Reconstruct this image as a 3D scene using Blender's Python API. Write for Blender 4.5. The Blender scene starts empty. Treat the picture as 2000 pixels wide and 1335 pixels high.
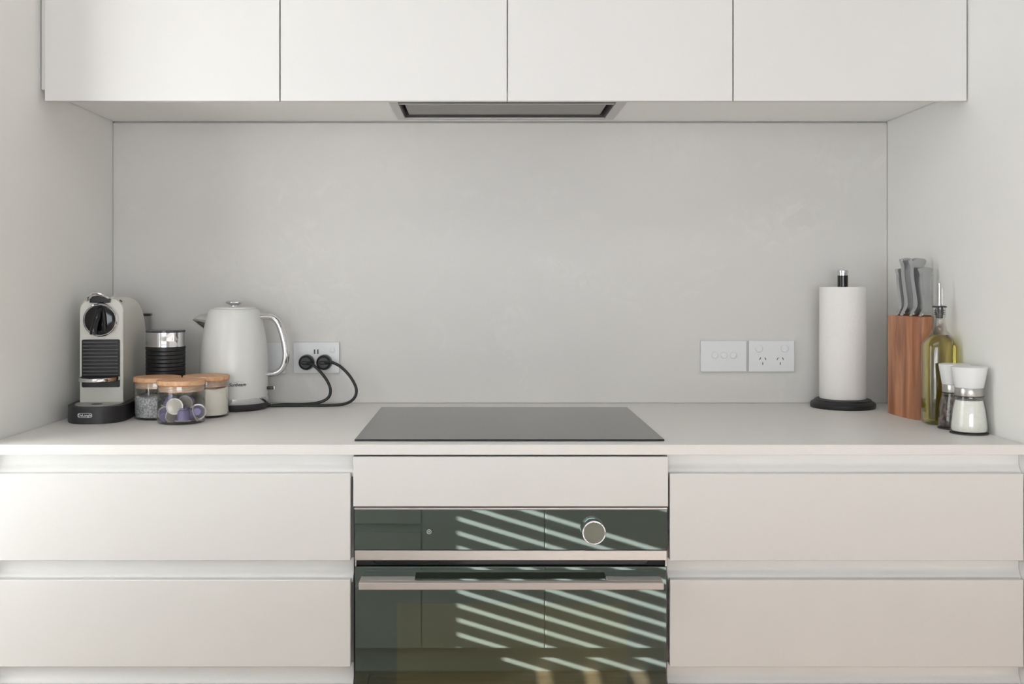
import bpy, bmesh, math, random
from mathutils import Vector, Matrix
random.seed(7)
S = bpy.context.scene
COL = S.collection

# ------------------------------------------------------------------ camera, world, sun, window light, exposure
CAMZ, CT = 1.206, 0.90          # camera height, worktop height
cam = bpy.data.cameras.new('camera')
cam.sensor_width = 36.0
cam.lens = 36.0 * 2010 / 2000
cam.shift_x = 0.0275
cam.shift_y = -0.05725
cam.clip_start = 0.05
camo = bpy.data.objects.new('camera', cam)
camo.location = (0, 0, CAMZ)
camo.rotation_euler = (math.radians(90), 0, 0)
COL.objects.link(camo)
S.camera = camo

w = bpy.data.worlds.new('sky'); S.world = w; w.use_nodes = True
w.node_tree.nodes['Background'].inputs[0].default_value = (0.80, 0.90, 1.0, 1)
w.node_tree.nodes['Background'].inputs[1].default_value = 1.2

SUN_DIR = Vector((1.0, -0.25, -0.305)).normalized()
sun = bpy.data.lights.new('sun', 'SUN'); sun.energy = 60.0; sun.angle = math.radians(0.22)
sun.color = (1.0, 0.985, 0.965)
suno = bpy.data.objects.new('sun', sun); COL.objects.link(suno)
suno.rotation_euler = SUN_DIR.to_track_quat('-Z', 'Y').to_euler()
suno.location = (-4, 2, 3)

def area(name, loc, direction, sx, sy, energy, color):
    l = bpy.data.lights.new(name, 'AREA'); l.shape = 'RECTANGLE'
    l.size, l.size_y, l.energy, l.color = sx, sy, energy, color
    o = bpy.data.objects.new(name, l); COL.objects.link(o)
    o.location = loc
    o.rotation_euler = Vector(direction).to_track_quat('-Z', 'Y').to_euler()
    return o
# daylight through the blind window beside the bench, then an added frontal fill behind the camera
area('window_daylight', (-1.26, 1.43, 1.12), (1, -0.02, -0.02), 0.9, 1.4, 4.3, (0.90, 0.955, 1.0))
area('added_front_fill', (-0.1, -2.9, 1.05), (0, 1, 0), 2.2, 1.6, 60, (0.935, 0.965, 1.0))
# added overhead fill that lifts worktop and floor, not a known lamp
area('added_top_fill', (0.3, 0.5, 2.60), (0, 0.12, -1), 1.6, 0.5, 8, (0.97, 0.98, 1.0))

S.view_settings.view_transform = 'Standard'
S.view_settings.look = 'None'
S.view_settings.exposure = 0.04
S.view_settings.gamma = 1.0
S.view_settings.use_curve_mapping = False
try:
    S.cycles.sample_clamp_indirect = 6.0
except Exception:
    pass

# ------------------------------------------------------------------ materials
def lin(c):
    return tuple(((v / 255) / 12.92 if v / 255 <= 0.04045 else ((v / 255 + 0.055) / 1.055) ** 2.4) for v in c)

def mat(name, rgb, rough=0.5, metal=0.0, ior=1.5, noise=0.03, nscale=8.0, bump=0.0, bscale=60.0,
        trans=0.0, tint=None, coat=0.0, stretch=(1, 1, 1), aniso=0.0, rgb2=None, nlow=0.35, nhigh=0.65, distort=0.0, emis=None):
    m = bpy.data.materials.new(name); m.use_nodes = True
    nt = m.node_tree; b = nt.nodes['Principled BSDF']
    c = lin(rgb)
    tc = nt.nodes.new('ShaderNodeTexCoord'); mp = nt.nodes.new('ShaderNodeMapping')
    mp.inputs['Scale'].default_value = stretch
    nt.links.new(tc.outputs['Object'], mp.inputs['Vector'])
    n = nt.nodes.new('ShaderNodeTexNoise'); n.inputs['Scale'].default_value = nscale
    n.inputs['Detail'].default_value = 6; n.inputs['Distortion'].default_value = distort
    nt.links.new(mp.outputs['Vector'], n.inputs['Vector'])
    r = nt.nodes.new('ShaderNodeValToRGB')
    c2 = lin(rgb2) if rgb2 else tuple(v * (1 - noise) for v in c)
    r.color_ramp.elements[0].position = nlow; r.color_ramp.elements[1].position = nhigh
    r.color_ramp.elements[0].color = (*c2, 1); r.color_ramp.elements[1].color = (*c, 1)
    nt.links.new(n.outputs['Fac'], r.inputs['Fac'])
    nt.links.new(r.outputs['Color'], b.inputs['Base Color'])
    b.inputs['Roughness'].default_value = rough
    b.inputs['Metallic'].default_value = metal
    b.inputs['IOR'].default_value = ior
    b.inputs['Transmission Weight'].default_value = trans
    b.inputs['Coat Weight'].default_value = coat
    b.inputs['Anisotropic'].default_value = aniso
    if tint: b.inputs['Specular Tint'].default_value = (*tint, 1)
    if bump > 0:
        n2 = nt.nodes.new('ShaderNodeTexNoise'); n2.inputs['Scale'].default_value = bscale
        n2.inputs['Detail'].default_value = 4
        nt.links.new(mp.outputs['Vector'], n2.inputs['Vector'])
        bp = nt.nodes.new('ShaderNodeBump'); bp.inputs['Strength'].default_value = bump
        bp.inputs['Distance'].default_value = 0.002
        nt.links.new(n2.outputs['Fac'], bp.inputs['Height']); nt.links.new(bp.outputs['Normal'], b.inputs['Normal'])
    return m

def stone(name, base, light, dark):
    m = mat(name, base, rough=0.42, bump=0.04, bscale=140)
    nt = m.node_tree; b = nt.nodes['Principled BSDF']
    tc = nt.nodes.new('ShaderNodeTexCoord')
    def noise(scale, detail, dist, lo, hi):
        n = nt.nodes.new('ShaderNodeTexNoise'); n.inputs['Scale'].default_value = scale
        n.inputs['Detail'].default_value = detail; n.inputs['Roughness'].default_value = 0.62
        n.inputs['Distortion'].default_value = dist
        nt.links.new(tc.outputs['Object'], n.inputs['Vector'])
        r = nt.nodes.new('ShaderNodeMapRange'); r.inputs['From Min'].default_value = lo; r.inputs['From Max'].default_value = hi
        nt.links.new(n.outputs['Fac'], r.inputs['Value'])
        return r.outputs['Result']
    def mix(fac, a, bcol):
        x = nt.nodes.new('ShaderNodeMix'); x.data_type = 'RGBA'
        nt.links.new(fac, x.inputs[0])
        if isinstance(a, tuple): x.inputs[6].default_value = (*a, 1)
        else: nt.links.new(a, x.inputs[6])
        x.inputs[7].default_value = (*bcol, 1)
        return x.outputs[2]
    c = mix(noise(1.6, 3, 0.4, 0.35, 0.7), lin(base), lin(dark))
    cl = noise(2.2, 4, 0.6, 0.48, 0.72); ft = noise(16, 9, 1.6, 0.46, 0.70)
    mu = nt.nodes.new('ShaderNodeMath'); mu.operation = 'MULTIPLY'
    nt.links.new(cl, mu.inputs[0]); nt.links.new(ft, mu.inputs[1])
    c = mix(mu.outputs[0], c, lin(light))
    nt.links.new(c, b.inputs['Base Color'])
    return m

M = {}
M['cabinet'] = mat('cabinet_white_laminate', (220, 218, 216), 0.42, noise=0.012, nscale=3, bump=0.05, bscale=400)
M['carcass'] = mat('carcass_white_laminate', (245, 244, 242), 0.5, noise=0.01, nscale=3)
M['wall'] = mat('wall_paint', (244, 243, 239), 0.75, noise=0.012, nscale=3, bump=0.06, bscale=220)
M['ceiling'] = mat('ceiling_paint', (196, 196, 195), 0.8)
M['stone'] = stone('stone_grey', (214, 211, 207), (224, 221, 217), (209, 206, 202))
M['benchstone'] = stone('stone_bench', (228, 225, 222), (233, 230, 227), (225, 222, 219))
M['dark'] = mat('dark_recess', (26, 24, 28), 0.6)
M['gap'] = mat('grey_recess', (72, 69, 68), 0.7)
M['hob'] = mat('hob_black_glass', (34, 33, 33), 0.09, ior=1.55, noise=0.0)
M['hobedge'] = mat('hob_edge', (60, 58, 58), 0.25, ior=1.5)
M['oven'] = mat('oven_green_glass', (42, 48, 44), 0.02, ior=2.12, tint=(0.80, 1.0, 0.94), noise=0.0)
M['ovenwin'] = mat('oven_window_glass', (62, 62, 46), 0.02, ior=2.12, tint=(0.82, 1.0, 0.86), noise=0.0)
M['steel'] = mat('brushed_steel', (212, 207, 204), 0.34, metal=1.0, noise=0.08, nscale=30, stretch=(1, 30, 60), aniso=0.6)
M['handle_steel'] = mat('handle_steel', (196, 188, 184), 0.5, metal=0.65, noise=0.08, nscale=30, stretch=(1, 30, 60))
M['steel_hood'] = mat('hood_steel', (196, 194, 192), 0.38, metal=0.85, noise=0.05, nscale=30, stretch=(1, 30, 30))
M['filter'] = mat('hood_filter', (150, 148, 145), 0.42, metal=0.6, noise=0.05, nscale=40, stretch=(1, 20, 1))
M['chrome'] = mat('chrome', (225, 225, 228), 0.06, metal=1.0, noise=0.0)
M['satin'] = mat('satin_steel', (190, 188, 184), 0.28, metal=1.0, noise=0.04, nscale=40)
M['knife'] = mat('knife_steel', (188, 190, 192), 0.27, metal=1.0, noise=0.04, nscale=30)
M['black'] = mat('black_plastic', (27, 27, 29), 0.38, noise=0.1)
M['blackgloss'] = mat('black_gloss', (14, 14, 16), 0.12, noise=0.0)
M['rubber'] = mat('dark_cable', (26, 34, 31), 0.45, noise=0.1)
M['baseblack'] = mat('machine_base', (46, 44, 47), 0.42, noise=0.06)
M['cream'] = mat('machine_cream', (214, 212, 202), 0.35, noise=0.02, coat=0.2)
M['kettle'] = mat('kettle_cream', (228, 228, 224), 0.33, noise=0.015, coat=0.15)
M['plate'] = mat('switch_plate_white', (226, 227, 228), 0.22, noise=0.0)
M['white'] = mat('mill_white', (232, 232, 232), 0.32, noise=0.01)
M['slot'] = mat('socket_slot', (70, 68, 68), 0.6)
M['paper'] = mat('paper_towel', (240, 237, 233), 0.9, noise=0.02, bump=0.55, bscale=110)
M['lidwood'] = mat('lid_bamboo', (222, 178, 140), 0.5, rgb2=(200, 148, 108), nscale=14, stretch=(1, 9, 9), bump=0.05)
M['glass'] = mat('clear_glass', (250, 252, 250), 0.0, trans=1.0, ior=1.45, noise=0.0)
M['thinglass'] = mat('jar_glass', (252, 253, 252), 0.0, trans=1.0, ior=1.42, noise=0.0)
M['oil'] = mat('olive_oil', (252, 240, 104), 0.0, trans=1.0, ior=1.25, noise=0.0)
def thin_glass(name, col, f0=0.05, power=4.0, top=0.85):
    m = bpy.data.materials.new(name); m.use_nodes = True
    nt = m.node_tree; nt.nodes.remove(nt.nodes['Principled BSDF']); out = nt.nodes['Material Output']
    lw = nt.nodes.new('ShaderNodeLayerWeight'); lw.inputs[0].default_value = 0.5
    pw = nt.nodes.new('ShaderNodeMath'); pw.operation = 'POWER'; pw.inputs[1].default_value = power
    mr = nt.nodes.new('ShaderNodeMapRange'); mr.inputs['To Min'].default_value = f0; mr.inputs['To Max'].default_value = top
    tr = nt.nodes.new('ShaderNodeBsdfTransparent'); tr.inputs[0].default_value = (*col, 1)
    gl = nt.nodes.new('ShaderNodeBsdfGlossy'); gl.inputs['Roughness'].default_value = 0.02
    mx = nt.nodes.new('ShaderNodeMixShader')
    nt.links.new(lw.outputs['Facing'], pw.inputs[0]); nt.links.new(pw.outputs[0], mr.inputs['Value'])
    nt.links.new(mr.outputs['Result'], mx.inputs[0]); nt.links.new(tr.outputs[0], mx.inputs[1]); nt.links.new(gl.outputs[0], mx.inputs[2])
    nt.links.new(mx.outputs[0], out.inputs['Surface'])
    return m
M['thinglass'] = thin_glass('jar_glass', (0.985, 0.987, 0.985))
M['glass'] = thin_glass('clear_glass', (0.985, 0.987, 0.98))
M['tank'] = thin_glass('tank_plastic', (0.90, 0.90, 0.91), f0=0.12)
M['salt'] = mat('salt_grains', (248, 247, 240), 0.8, noise=0.05, nscale=120, bump=0.4, bscale=300)
M['flour'] = mat('sugar', (250, 243, 230), 0.85, noise=0.03, nscale=60, bump=0.3, bscale=300)
M['poppy'] = mat('grey_grains', (212, 212, 213), 0.9, rgb2=(130, 132, 136), nscale=260, bump=0.5, bscale=300)
M['peppercorn'] = mat('peppercorns', (120, 96, 84), 0.7, rgb2=(30, 26, 28), nscale=110, nlow=0.42, nhigh=0.62, bump=0.8, bscale=160)
M['pod'] = mat('pod_purple', (118, 110, 152), 0.35, metal=0.25, noise=0.05)
M['foil'] = mat('pod_foil', (200, 194, 184), 0.35, metal=0.45, noise=0.06)
M['podrim'] = mat('pod_rim', (222, 220, 212), 0.35, metal=0.3)
M['tank'] = mat('tank_plastic', (236, 236, 238), 0.05, trans=0.85, ior=1.3, noise=0.0)
M['ink'] = mat('print_ink', (38, 40, 46), 0.5)
M['print'] = mat('white_print', (228, 226, 230), 0.5)
M['oak'] = mat('oak_floor', (168, 140, 114), 0.45, rgb2=(138, 110, 86), nscale=5, stretch=(1, 12, 1), bump=0.1)
M['blind'] = mat('blind_white', (236, 236, 232), 0.5)
M['winframe'] = mat('window_frame_white', (230, 230, 228), 0.4)
M['winglass'] = mat('window_glass', (252, 252, 252), 0.0, trans=1.0, ior=1.02, noise=0.0)
M['red'] = mat('usb_dark', (60, 76, 80), 0.4)

def wood_block():
    m = bpy.data.materials.new('acacia_block'); m.use_nodes = True
    nt = m.node_tree; b = nt.nodes['Principled BSDF']; b.inputs['Roughness'].default_value = 0.42
    tc = nt.nodes.new('ShaderNodeTexCoord'); mp = nt.nodes.new('ShaderNodeMapping')
    mp.inputs['Scale'].default_value = (22, 22, 2.2)
    nt.links.new(tc.outputs['Object'], mp.inputs['Vector'])
    n = nt.nodes.new('ShaderNodeTexNoise'); n.inputs['Scale'].default_value = 1.6; n.inputs['Detail'].default_value = 8
    n.inputs['Distortion'].default_value = 0.8
    nt.links.new(mp.outputs['Vector'], n.inputs['Vector'])
    r = nt.nodes.new('ShaderNodeValToRGB'); e = r.color_ramp.elements
    e[0].position = 0.28; e[0].color = (*lin((122, 74, 50)), 1)
    e[1].position = 0.72; e[1].color = (*lin((204, 152, 114)), 1)
    k = r.color_ramp.elements.new(0.5); k.color = (*lin((176, 118, 84)), 1)
    nt.links.new(n.outputs['Fac'], r.inputs['Fac'])
    nt.links.new(r.outputs['Color'], b.inputs['Base Color'])
    return m
M['acacia'] = wood_block()

# ------------------------------------------------------------------ helpers
def new(): return bmesh.new()

def box(bm, x0, x1, y0, y1, z0, z1, bev=0.0, seg=2):
    r = bmesh.ops.create_cube(bm, size=1.0)
    vs = r['verts']
    for v in vs:
        v.co = Vector((x0 if v.co.x < 0 else x1, y0 if v.co.y < 0 else y1, z0 if v.co.z < 0 else z1))
    if bev > 0:
        es = {e for v in vs for e in v.link_edges}
        bmesh.ops.bevel(bm, geom=list(es), offset=bev, segments=seg, profile=0.5, affect='EDGES')
    return bm

def prism(bm, pts, z0, z1, bev=0.0, seg=2, axis='z'):
    """pts: closed outline; axis z -> (x,y), axis y -> (x,z), axis x -> (y,z)"""
    def c(p, t):
        return {'z': (p[0], p[1], t), 'y': (p[0], t, p[1]), 'x': (t, p[0], p[1])}[axis]
    a = [bm.verts.new(c(p, z0)) for p in pts]; b = [bm.verts.new(c(p, z1)) for p in pts]
    n = len(pts)
    f0 = bm.faces.new(a[::-1]); f1 = bm.faces.new(b)
    for i in range(n):
        bm.faces.new((a[i], a[(i + 1) % n], b[(i + 1) % n], b[i]))
    if bev > 0:
        es = list(f0.edges) + list(f1.edges)
        bmesh.ops.bevel(bm, geom=es, offset=bev, segments=seg, profile=0.5, affect='EDGES')
    bmesh.ops.recalc_face_normals(bm, faces=bm.faces[:])
    return bm

def lathe(bm, prof, seg=56, cx=0, cy=0, cap=True, shape=None):
    """prof: list of (r, z). shape(theta, z) multiplies the radius."""
    rings = []
    for r, z in prof:
        if r < 1e-6:
            rings.append([bm.verts.new((cx, cy, z))])
        else:
            ring = []
            for i in range(seg):
                t = 2 * math.pi * i / seg
                k = shape(t, z) if shape else 1.0
                ring.append(bm.verts.new((cx + r * k * math.cos(t), cy + r * k * math.sin(t), z)))
            rings.append(ring)
    for a, b in zip(rings, rings[1:]):
        if len(a) == 1 and len(b) == 1: continue
        for i in range(seg):
            j = (i + 1) % seg
            if len(a) == 1: bm.faces.new((a[0], b[j], b[i]))
            elif len(b) == 1: bm.faces.new((a[i], a[j], b[0]))
            else: bm.faces.new((a[i], a[j], b[j], b[i]))
    if cap:
        for ring in (rings[0], rings[-1]):
            if len(ring) > 1: bm.faces.new(ring)
    bmesh.ops.recalc_face_normals(bm, faces=bm.faces[:])
    return bm

def spline(pts, n=10):
    P = [Vector(p) for p in pts]; P = [2 * P[0] - P[1]] + P + [2 * P[-1] - P[-2]]
    out = []
    for i in range(1, len(P) - 2):
        for k in range(n):
            t = k / n
            out.append(0.5 * ((2 * P[i]) + (P[i + 1] - P[i - 1]) * t + (2 * P[i - 1] - 5 * P[i] + 4 * P[i + 1] - P[i + 2]) * t * t
                              + (3 * P[i] - 3 * P[i + 1] + P[i + 2] - P[i - 1]) * t ** 3))
    out.append(P[-2]); return out

def tube(bm, pts, rad, seg=12, smooth=10, flat=1.0):
    path = spline(pts, smooth) if smooth else [Vector(p) for p in pts]
    n = len(path); rings = []
    up = Vector((0, 0, 1)); prev = None
    for i, p in enumerate(path):
        t = (path[min(i + 1, n - 1)] - path[max(i - 1, 0)]).normalized()
        if prev is None:
            a = t.cross(up)
            if a.length < 1e-3: a = t.cross(Vector((0, 1, 0)))
            a.normalize()
        else:
            a = (prev - t * prev.dot(t)).normalized()
        prev = a; b = t.cross(a)
        r = rad(i / (n - 1)) if callable(rad) else rad
        rings.append([bm.verts.new(p + a * r * math.cos(2 * math.pi * k / seg) * flat + b * r * math.sin(2 * math.pi * k / seg)) for k in range(seg)])
    for r0, r1 in zip(rings, rings[1:]):
        for k in range(seg):
            bm.faces.new((r0[k], r0[(k + 1) % seg], r1[(k + 1) % seg], r1[k]))
    bm.faces.new(rings[0][::-1]); bm.faces.new(rings[-1])
    bmesh.ops.recalc_face_normals(bm, faces=bm.faces[:])
    return bm

def obj(name, bm, m, parent=None, world=False, label=None, ang=35):
    me = bpy.data.meshes.new(name); bm.to_mesh(me); bm.free()
    for p in me.polygons: p.use_smooth = True
    me.set_sharp_from_angle(angle=math.radians(ang))
    me.materials.append(m)
    o = bpy.data.objects.new(name, me); COL.objects.link(o)
    if len(me.polygons) < 260:
        wn = o.modifiers.new('weighted_normals', 'WEIGHTED_NORMAL'); wn.keep_sharp = True; wn.weight = 90
    if parent is not None:
        if world:
            off = parent.location.copy()
            q = parent.parent
            while q is not None: off += q.location; q = q.parent
            me.transform(Matrix.Translation(-off))
        o.parent = parent
    if label: o['label'] = label
    return o

def thing(name, label, cat, loc=(0, 0, 0), rz=0.0, group=None):
    o = bpy.data.objects.new(name, None); COL.objects.link(o)
    o.location = loc; o.rotation_euler = (0, 0, rz); o.empty_display_size = 0.05
    o['label'] = label; o['category'] = cat
    if group: o['group'] = group
    return o

def tag(o, label, cat, group=None):
    o['label'] = label; o['category'] = cat
    if group: o['group'] = group
    return o

def struct(name, bm, m, label=None):
    o = obj(name, bm, m); o['kind'] = 'structure'
    if label: o['label'] = label
    return o

def text(name, body, size, m, parent, loc, rot=(math.radians(90), 0, 0), shear=0.0, wrap=None, depth=0.0003, label=None, bold=0.0):
    cu = bpy.data.curves.new('lettering', 'FONT'); cu.body = body; cu.size = size
    cu.align_x = 'CENTER'; cu.align_y = 'CENTER'; cu.shear = shear; cu.extrude = depth; cu.offset = bold
    t = bpy.data.objects.new('lettering', cu)
    me = bpy.data.meshes.new_from_object(t)
    bpy.data.objects.remove(t); bpy.data.curves.remove(cu)
    from mathutils import Euler
    me.transform(Matrix.Translation(loc) @ Euler(rot).to_matrix().to_4x4())
    if wrap:
        for v in me.vertices: v.co = wrap(v.co)
    me.materials.clear(); me.materials.append(m)
    o = bpy.data.objects.new(name, me); COL.objects.link(o); o.parent = parent
    if label: o['label'] = label
    return o

def rrect(x0, x1, z0, z1, r, n=6, corners=(1, 1, 1, 1)):
    """rounded rectangle outline, corners order: bl, br, tr, tl"""
    out = []
    for k, (cx, cz, a0) in enumerate(((x0, z0, 180), (x1, z0, 270), (x1, z1, 0), (x0, z1, 90))):
        if not corners[k]: out.append((cx, cz)); continue
        ox = cx + (r if cx == x0 else -r); oz = cz + (r if cz == z0 else -r)
        for i in range(n + 1):
            a = math.radians(a0 + 90 * i / n)
            out.append((ox + r * math.cos(a), oz + r * math.sin(a)))
    return out

# ------------------------------------------------------------------ room shell
WL, WR, YB, YF = -0.948, 1.031, 2.629, 1.955     # alcove sides, splashback face, cabinet front plane
UZ = 1.6193                                       # underside of the wall cabinets
RX0, RX1, RY0, RZ = -1.30, 3.0, -3.0, 2.62
b = new(); box(b, RX0 - 0.3, WL, 1.952, 2.80, 0, RZ); struct('wall_left', b, M['wall'])
b = new(); box(b, WR, RX1 + 0.2, 1.952, 2.80, 0, RZ); struct('wall_right', b, M['wall'])
b = new(); box(b, WL, WR, 2.642, 2.80, 0, RZ); struct('wall_back', b, M['wall'])
b = new(); box(b, RX1, RX1 + 0.2, RY0 - 0.2, 1.952, 0, RZ); struct('wall_east', b, M['wall'])
b = new(); box(b, RX0 - 0.3, RX1 + 0.2, RY0 - 0.2, 2.8, RZ, RZ + 0.1); struct('ceiling', b, M['ceiling'])
# side wall with the window opening (y 1.035..1.93, z 0.42..2.12)
WY0, WY1, WZ0, WZ1 = 1.030, 1.925, 0.42, 2.12
b = new()
box(b, RX0 - 0.12, RX0, RY0 - 0.2, WY0, 0, RZ); box(b, RX0 - 0.12, RX0, WY1, 1.952, 0, RZ)
box(b, RX0 - 0.12, RX0, WY0, WY1, 0, WZ0); box(b, RX0 - 0.12, RX0, WY0, WY1, WZ1, RZ)
struct('wall_west', b, M['wall'])
# wall behind the camera with an opening
b = new()
box(b, RX0, RX1, RY0 - 0.12, RY0, 0, 0.3); box(b, RX0, RX1, RY0 - 0.12, RY0, 2.45, RZ)
box(b, RX0, -1.1, RY0 - 0.12, RY0, 0.3, 2.45); box(b, 1.5, RX1, RY0 - 0.12, RY0, 0.3, 2.45)
struct('wall_front', b, M['wall'])
fl = None
b = new(); box(b, RX0 - 0.3, RX1 + 0.2, RY0 - 0.2, 2.8, -0.1, -0.012); fl = struct('floor', b, M['oak'])
pb = new(); box(pb, -0.598, 0.598, -0.069, 0.069, -0.012, 0.0, 0.0015, 1)
pl0 = None
for r_ in range(10):
    y = 1.91 - r_ * 0.14
    for c_ in range(4):
        x = -0.75 + c_ * 1.2 + (0.0, 0.42, 0.81, 0.23)[r_ % 4] - 0.2
        if pl0 is None:
            pl0 = obj('plank', pb, M['oak'], fl); o = pl0
        else:
            o = pl0.copy(); COL.objects.link(o); o.parent = fl
        o.location = (x, y, 0)
# window frame + glass as one fitting
wf = bpy.data.objects.new('window_1', None)
COL.objects.link(wf); wf.location = (RX0 - 0.08, (WY0 + WY1) / 2, WZ0); wf['kind'] = 'structure'
b = new()
for y0, y1, z0, z1 in ((WY0, WY0 + 0.03, WZ0, WZ1), (WY1 - 0.03, WY1, WZ0, WZ1), (WY0 + 0.03, WY1 - 0.03, WZ0, WZ0 + 0.03), (WY0 + 0.03, WY1 - 0.03, WZ1 - 0.03, WZ1), (WY0 + 0.03, WY1 - 0.03, 0.987, 1.068)):
    box(b, RX0 - 0.10, RX0 - 0.06, y0, y1, z0, z1)
obj('window_frame', b, M['winframe'], wf, True)
# venetian blind hanging in the window
bl = thing('venetian_blind', 'white venetian blind with tilted slats hanging in the side window', 'blind', (RX0 - 0.03, (WY0 + WY1) / 2, WZ0))
b = new(); box(b, -0.025, 0.025, -0.44, 0.44, WZ1 - WZ0 - 0.045, WZ1 - WZ0 - 0.002, 0.003); obj('headrail', b, M['blind'], bl)
PITCH = 0.0446; SL0 = 0.020
s0 = None; k = 0; z = SL0
while z < WZ1 - WZ0 - 0.06:
    if s0 is None:
        b = new(); box(b, -0.025, 0.025, -0.44, 0.44, -0.0012, 0.0012)
        s0 = obj('slat', b, M['blind'], bl); o = s0
    else:
        o = s0.copy(); COL.objects.link(o); o.parent = bl
    o.location = (0, 0, z); o.rotation_euler = (0, math.radians(-17.5), 0)
    z += PITCH

# ------------------------------------------------------------------ splashback and worktop
b = new(); box(b, WL + 0.001, WR - 0.001, YB, 2.641, CT + 0.0005, UZ - 0.004, 0.0006, 1)
tag(obj('splashback', b, M['stone']), 'pale grey mottled stone splashback covering the wall between worktop and wall cabinets', 'splashback')
b = new(); box(b, WL + 0.001, WR - 0.001, 1.953, 2.641, CT - 0.0195, CT, 0.0012, 2)
tag(obj('worktop', b, M['benchstone']), 'pale grey stone worktop running the width of the alcove', 'worktop')

# ------------------------------------------------------------------ wall cabinets
xs = [-0.9346, -0.4340, 0.0490, 0.5305, 1.0290]
TOPZ = 2.40
HX0, HX1, HY0, HY1 = -0.197, 0.3015, 2.331, 2.567     # hood opening
names = ['white flat-fronted wall cabinet above the coffee machine and kettle',
         'white wall cabinet above the hob, hinged against the cabinet over the kettle',
         'white wall cabinet above the hob, next to the one over the twin switch plates',
         'white wall cabinet above the paper towel and knife block']
for i in range(4):
    x0, x1 = xs[i], xs[i + 1]
    cb = thing('wall_cabinet', names[i], 'cabinet', ((x0 + x1) / 2, 2.42, UZ), group='white wall cabinets in a row')
    b = new()
    bx0 = WL + 0.002 if i == 0 else x0
    bx1 = WR - 0.002 if i == 3 else x1
    box(b, bx0, bx0 + 0.016, 2.211, 2.640, UZ + 0.016, TOPZ); box(b, bx1 - 0.016, bx1, 2.211, 2.640, UZ + 0.016, TOPZ)
    box(b, bx0 + 0.016, bx1 - 0.016, 2.211, 2.640, TOPZ - 0.016, TOPZ)
    box(b, bx0 + 0.016, bx1 - 0.016, 2.625, 2.640, UZ + 0.016, TOPZ - 0.016)
    if i in (0, 3):
        box(b, bx0, bx1, 2.211, 2.640, UZ, UZ + 0.016)
    else:
        hx0, hx1 = (HX0, x1) if i == 1 else (x0, HX1)
        box(b, bx0, bx1, 2.211, HY0, UZ, UZ + 0.016); box(b, bx0, bx1, HY1, 2.640, UZ, UZ + 0.016)
        if i == 1: box(b, bx0, hx0, HY0, HY1, UZ, UZ + 0.016)
        else: box(b, hx1, bx1, HY0, HY1, UZ, UZ + 0.016)
    obj('body', b, M['carcass'], cb, True)
    b = new(); g = 0.0013 if i in (0, 3) else 0.0013
    gl = 0.0022 if i == 2 else 0.0012; gr = 0.0 if i == 1 else 0.0012
    box(b, x0 + gl * (i > 0), x1 - gr, 2.190, 2.206, UZ - 0.0255, TOPZ, 0.0014, 2)
    obj('door', b, M['cabinet'], cb, True)
    if i == 0:
        b = new(); box(b, WL + 0.002, xs[0] - 0.002, 2.2000, 2.2105, UZ, TOPZ, 0.0008, 1)
        obj('filler_strip', b, M['cabinet'], cb, True)
b = new(); box(b, WL, WR, 2.194, 2.64, TOPZ + 0.003, RZ); struct('trim_1', b, M['wall'], 'plain bulkhead above the wall cabinets')

# ------------------------------------------------------------------ range hood
hd = thing('range_hood', 'slim stainless undermount range hood set into the underside of the cabinets above the hob', 'range hood', (0.054, 2.46, UZ))
b = new()
fx0, fx1, fy0, fy1 = -0.2155, 0.3245, 2.30, 2.585
zf0, zf1 = UZ - 0.003, UZ - 0.0004
box(b, fx0, HX0 + 0.001, fy0, fy1, zf0, zf1); box(b, HX1 - 0.001, fx1, fy0, fy1, zf0, zf1)
box(b, HX0 + 0.001, HX1 - 0.001, HY1 - 0.001, fy1, zf0, zf1); box(b, HX0 + 0.001, HX1 - 0.001, fy0, 2.328, zf0, zf1)
obj('frame', b, M['steel_hood'], hd, True)
b = new()
X0, X1, Y0, Y1 = HX0 + 0.001, HX1 - 0.001, HY0 + 0.001, HY1 - 0.001
box(b, X0, X1, Y0, Y1, UZ + 0.030, UZ + 0.034)
box(b, X0, X0 + 0.003, Y0, Y1, UZ, UZ + 0.030); box(b, X1 - 0.003, X1, Y0, Y1, UZ, UZ + 0.030)
box(b, X0 + 0.003, X1 - 0.003, Y1 - 0.003, Y1, UZ, UZ + 0.030); box(b, X0 + 0.003, X1 - 0.003, Y0, Y0 + 0.003, UZ, UZ + 0.03)
obj('housing', b, M['gap'], hd, True)
b = new(); box(b, X0 + 0.002, X1 - 0.002, 2.3300, 2.3520, UZ - 0.0015, UZ + 0.004); obj('gap_shade_strip', b, M['dark'], hd, True)  # solid black strip, paints the shade inside the front gap
b = new(); box(b, X0 + 0.002, X1 - 0.002, 2.3675, 2.390, UZ + 0.003, UZ + 0.012); obj('recess_shade_strip', b, M['dark'], hd, True)  # dark strip standing in for recess shade ahead of the filter
b = new(); box(b, X0 + 0.001, X1 - 0.001, 2.353, 2.367, UZ - 0.003, UZ + 0.004, 0.0008, 1)
obj('front_rail', b, M['steel_hood'], hd, True)
b = new(); box(b, -0.186, 0.288, 2.425, HY1 - 0.006, UZ + 0.005, UZ + 0.012, 0.0015, 2)
obj('filter_panel', b, M['filter'], hd, True)

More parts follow.
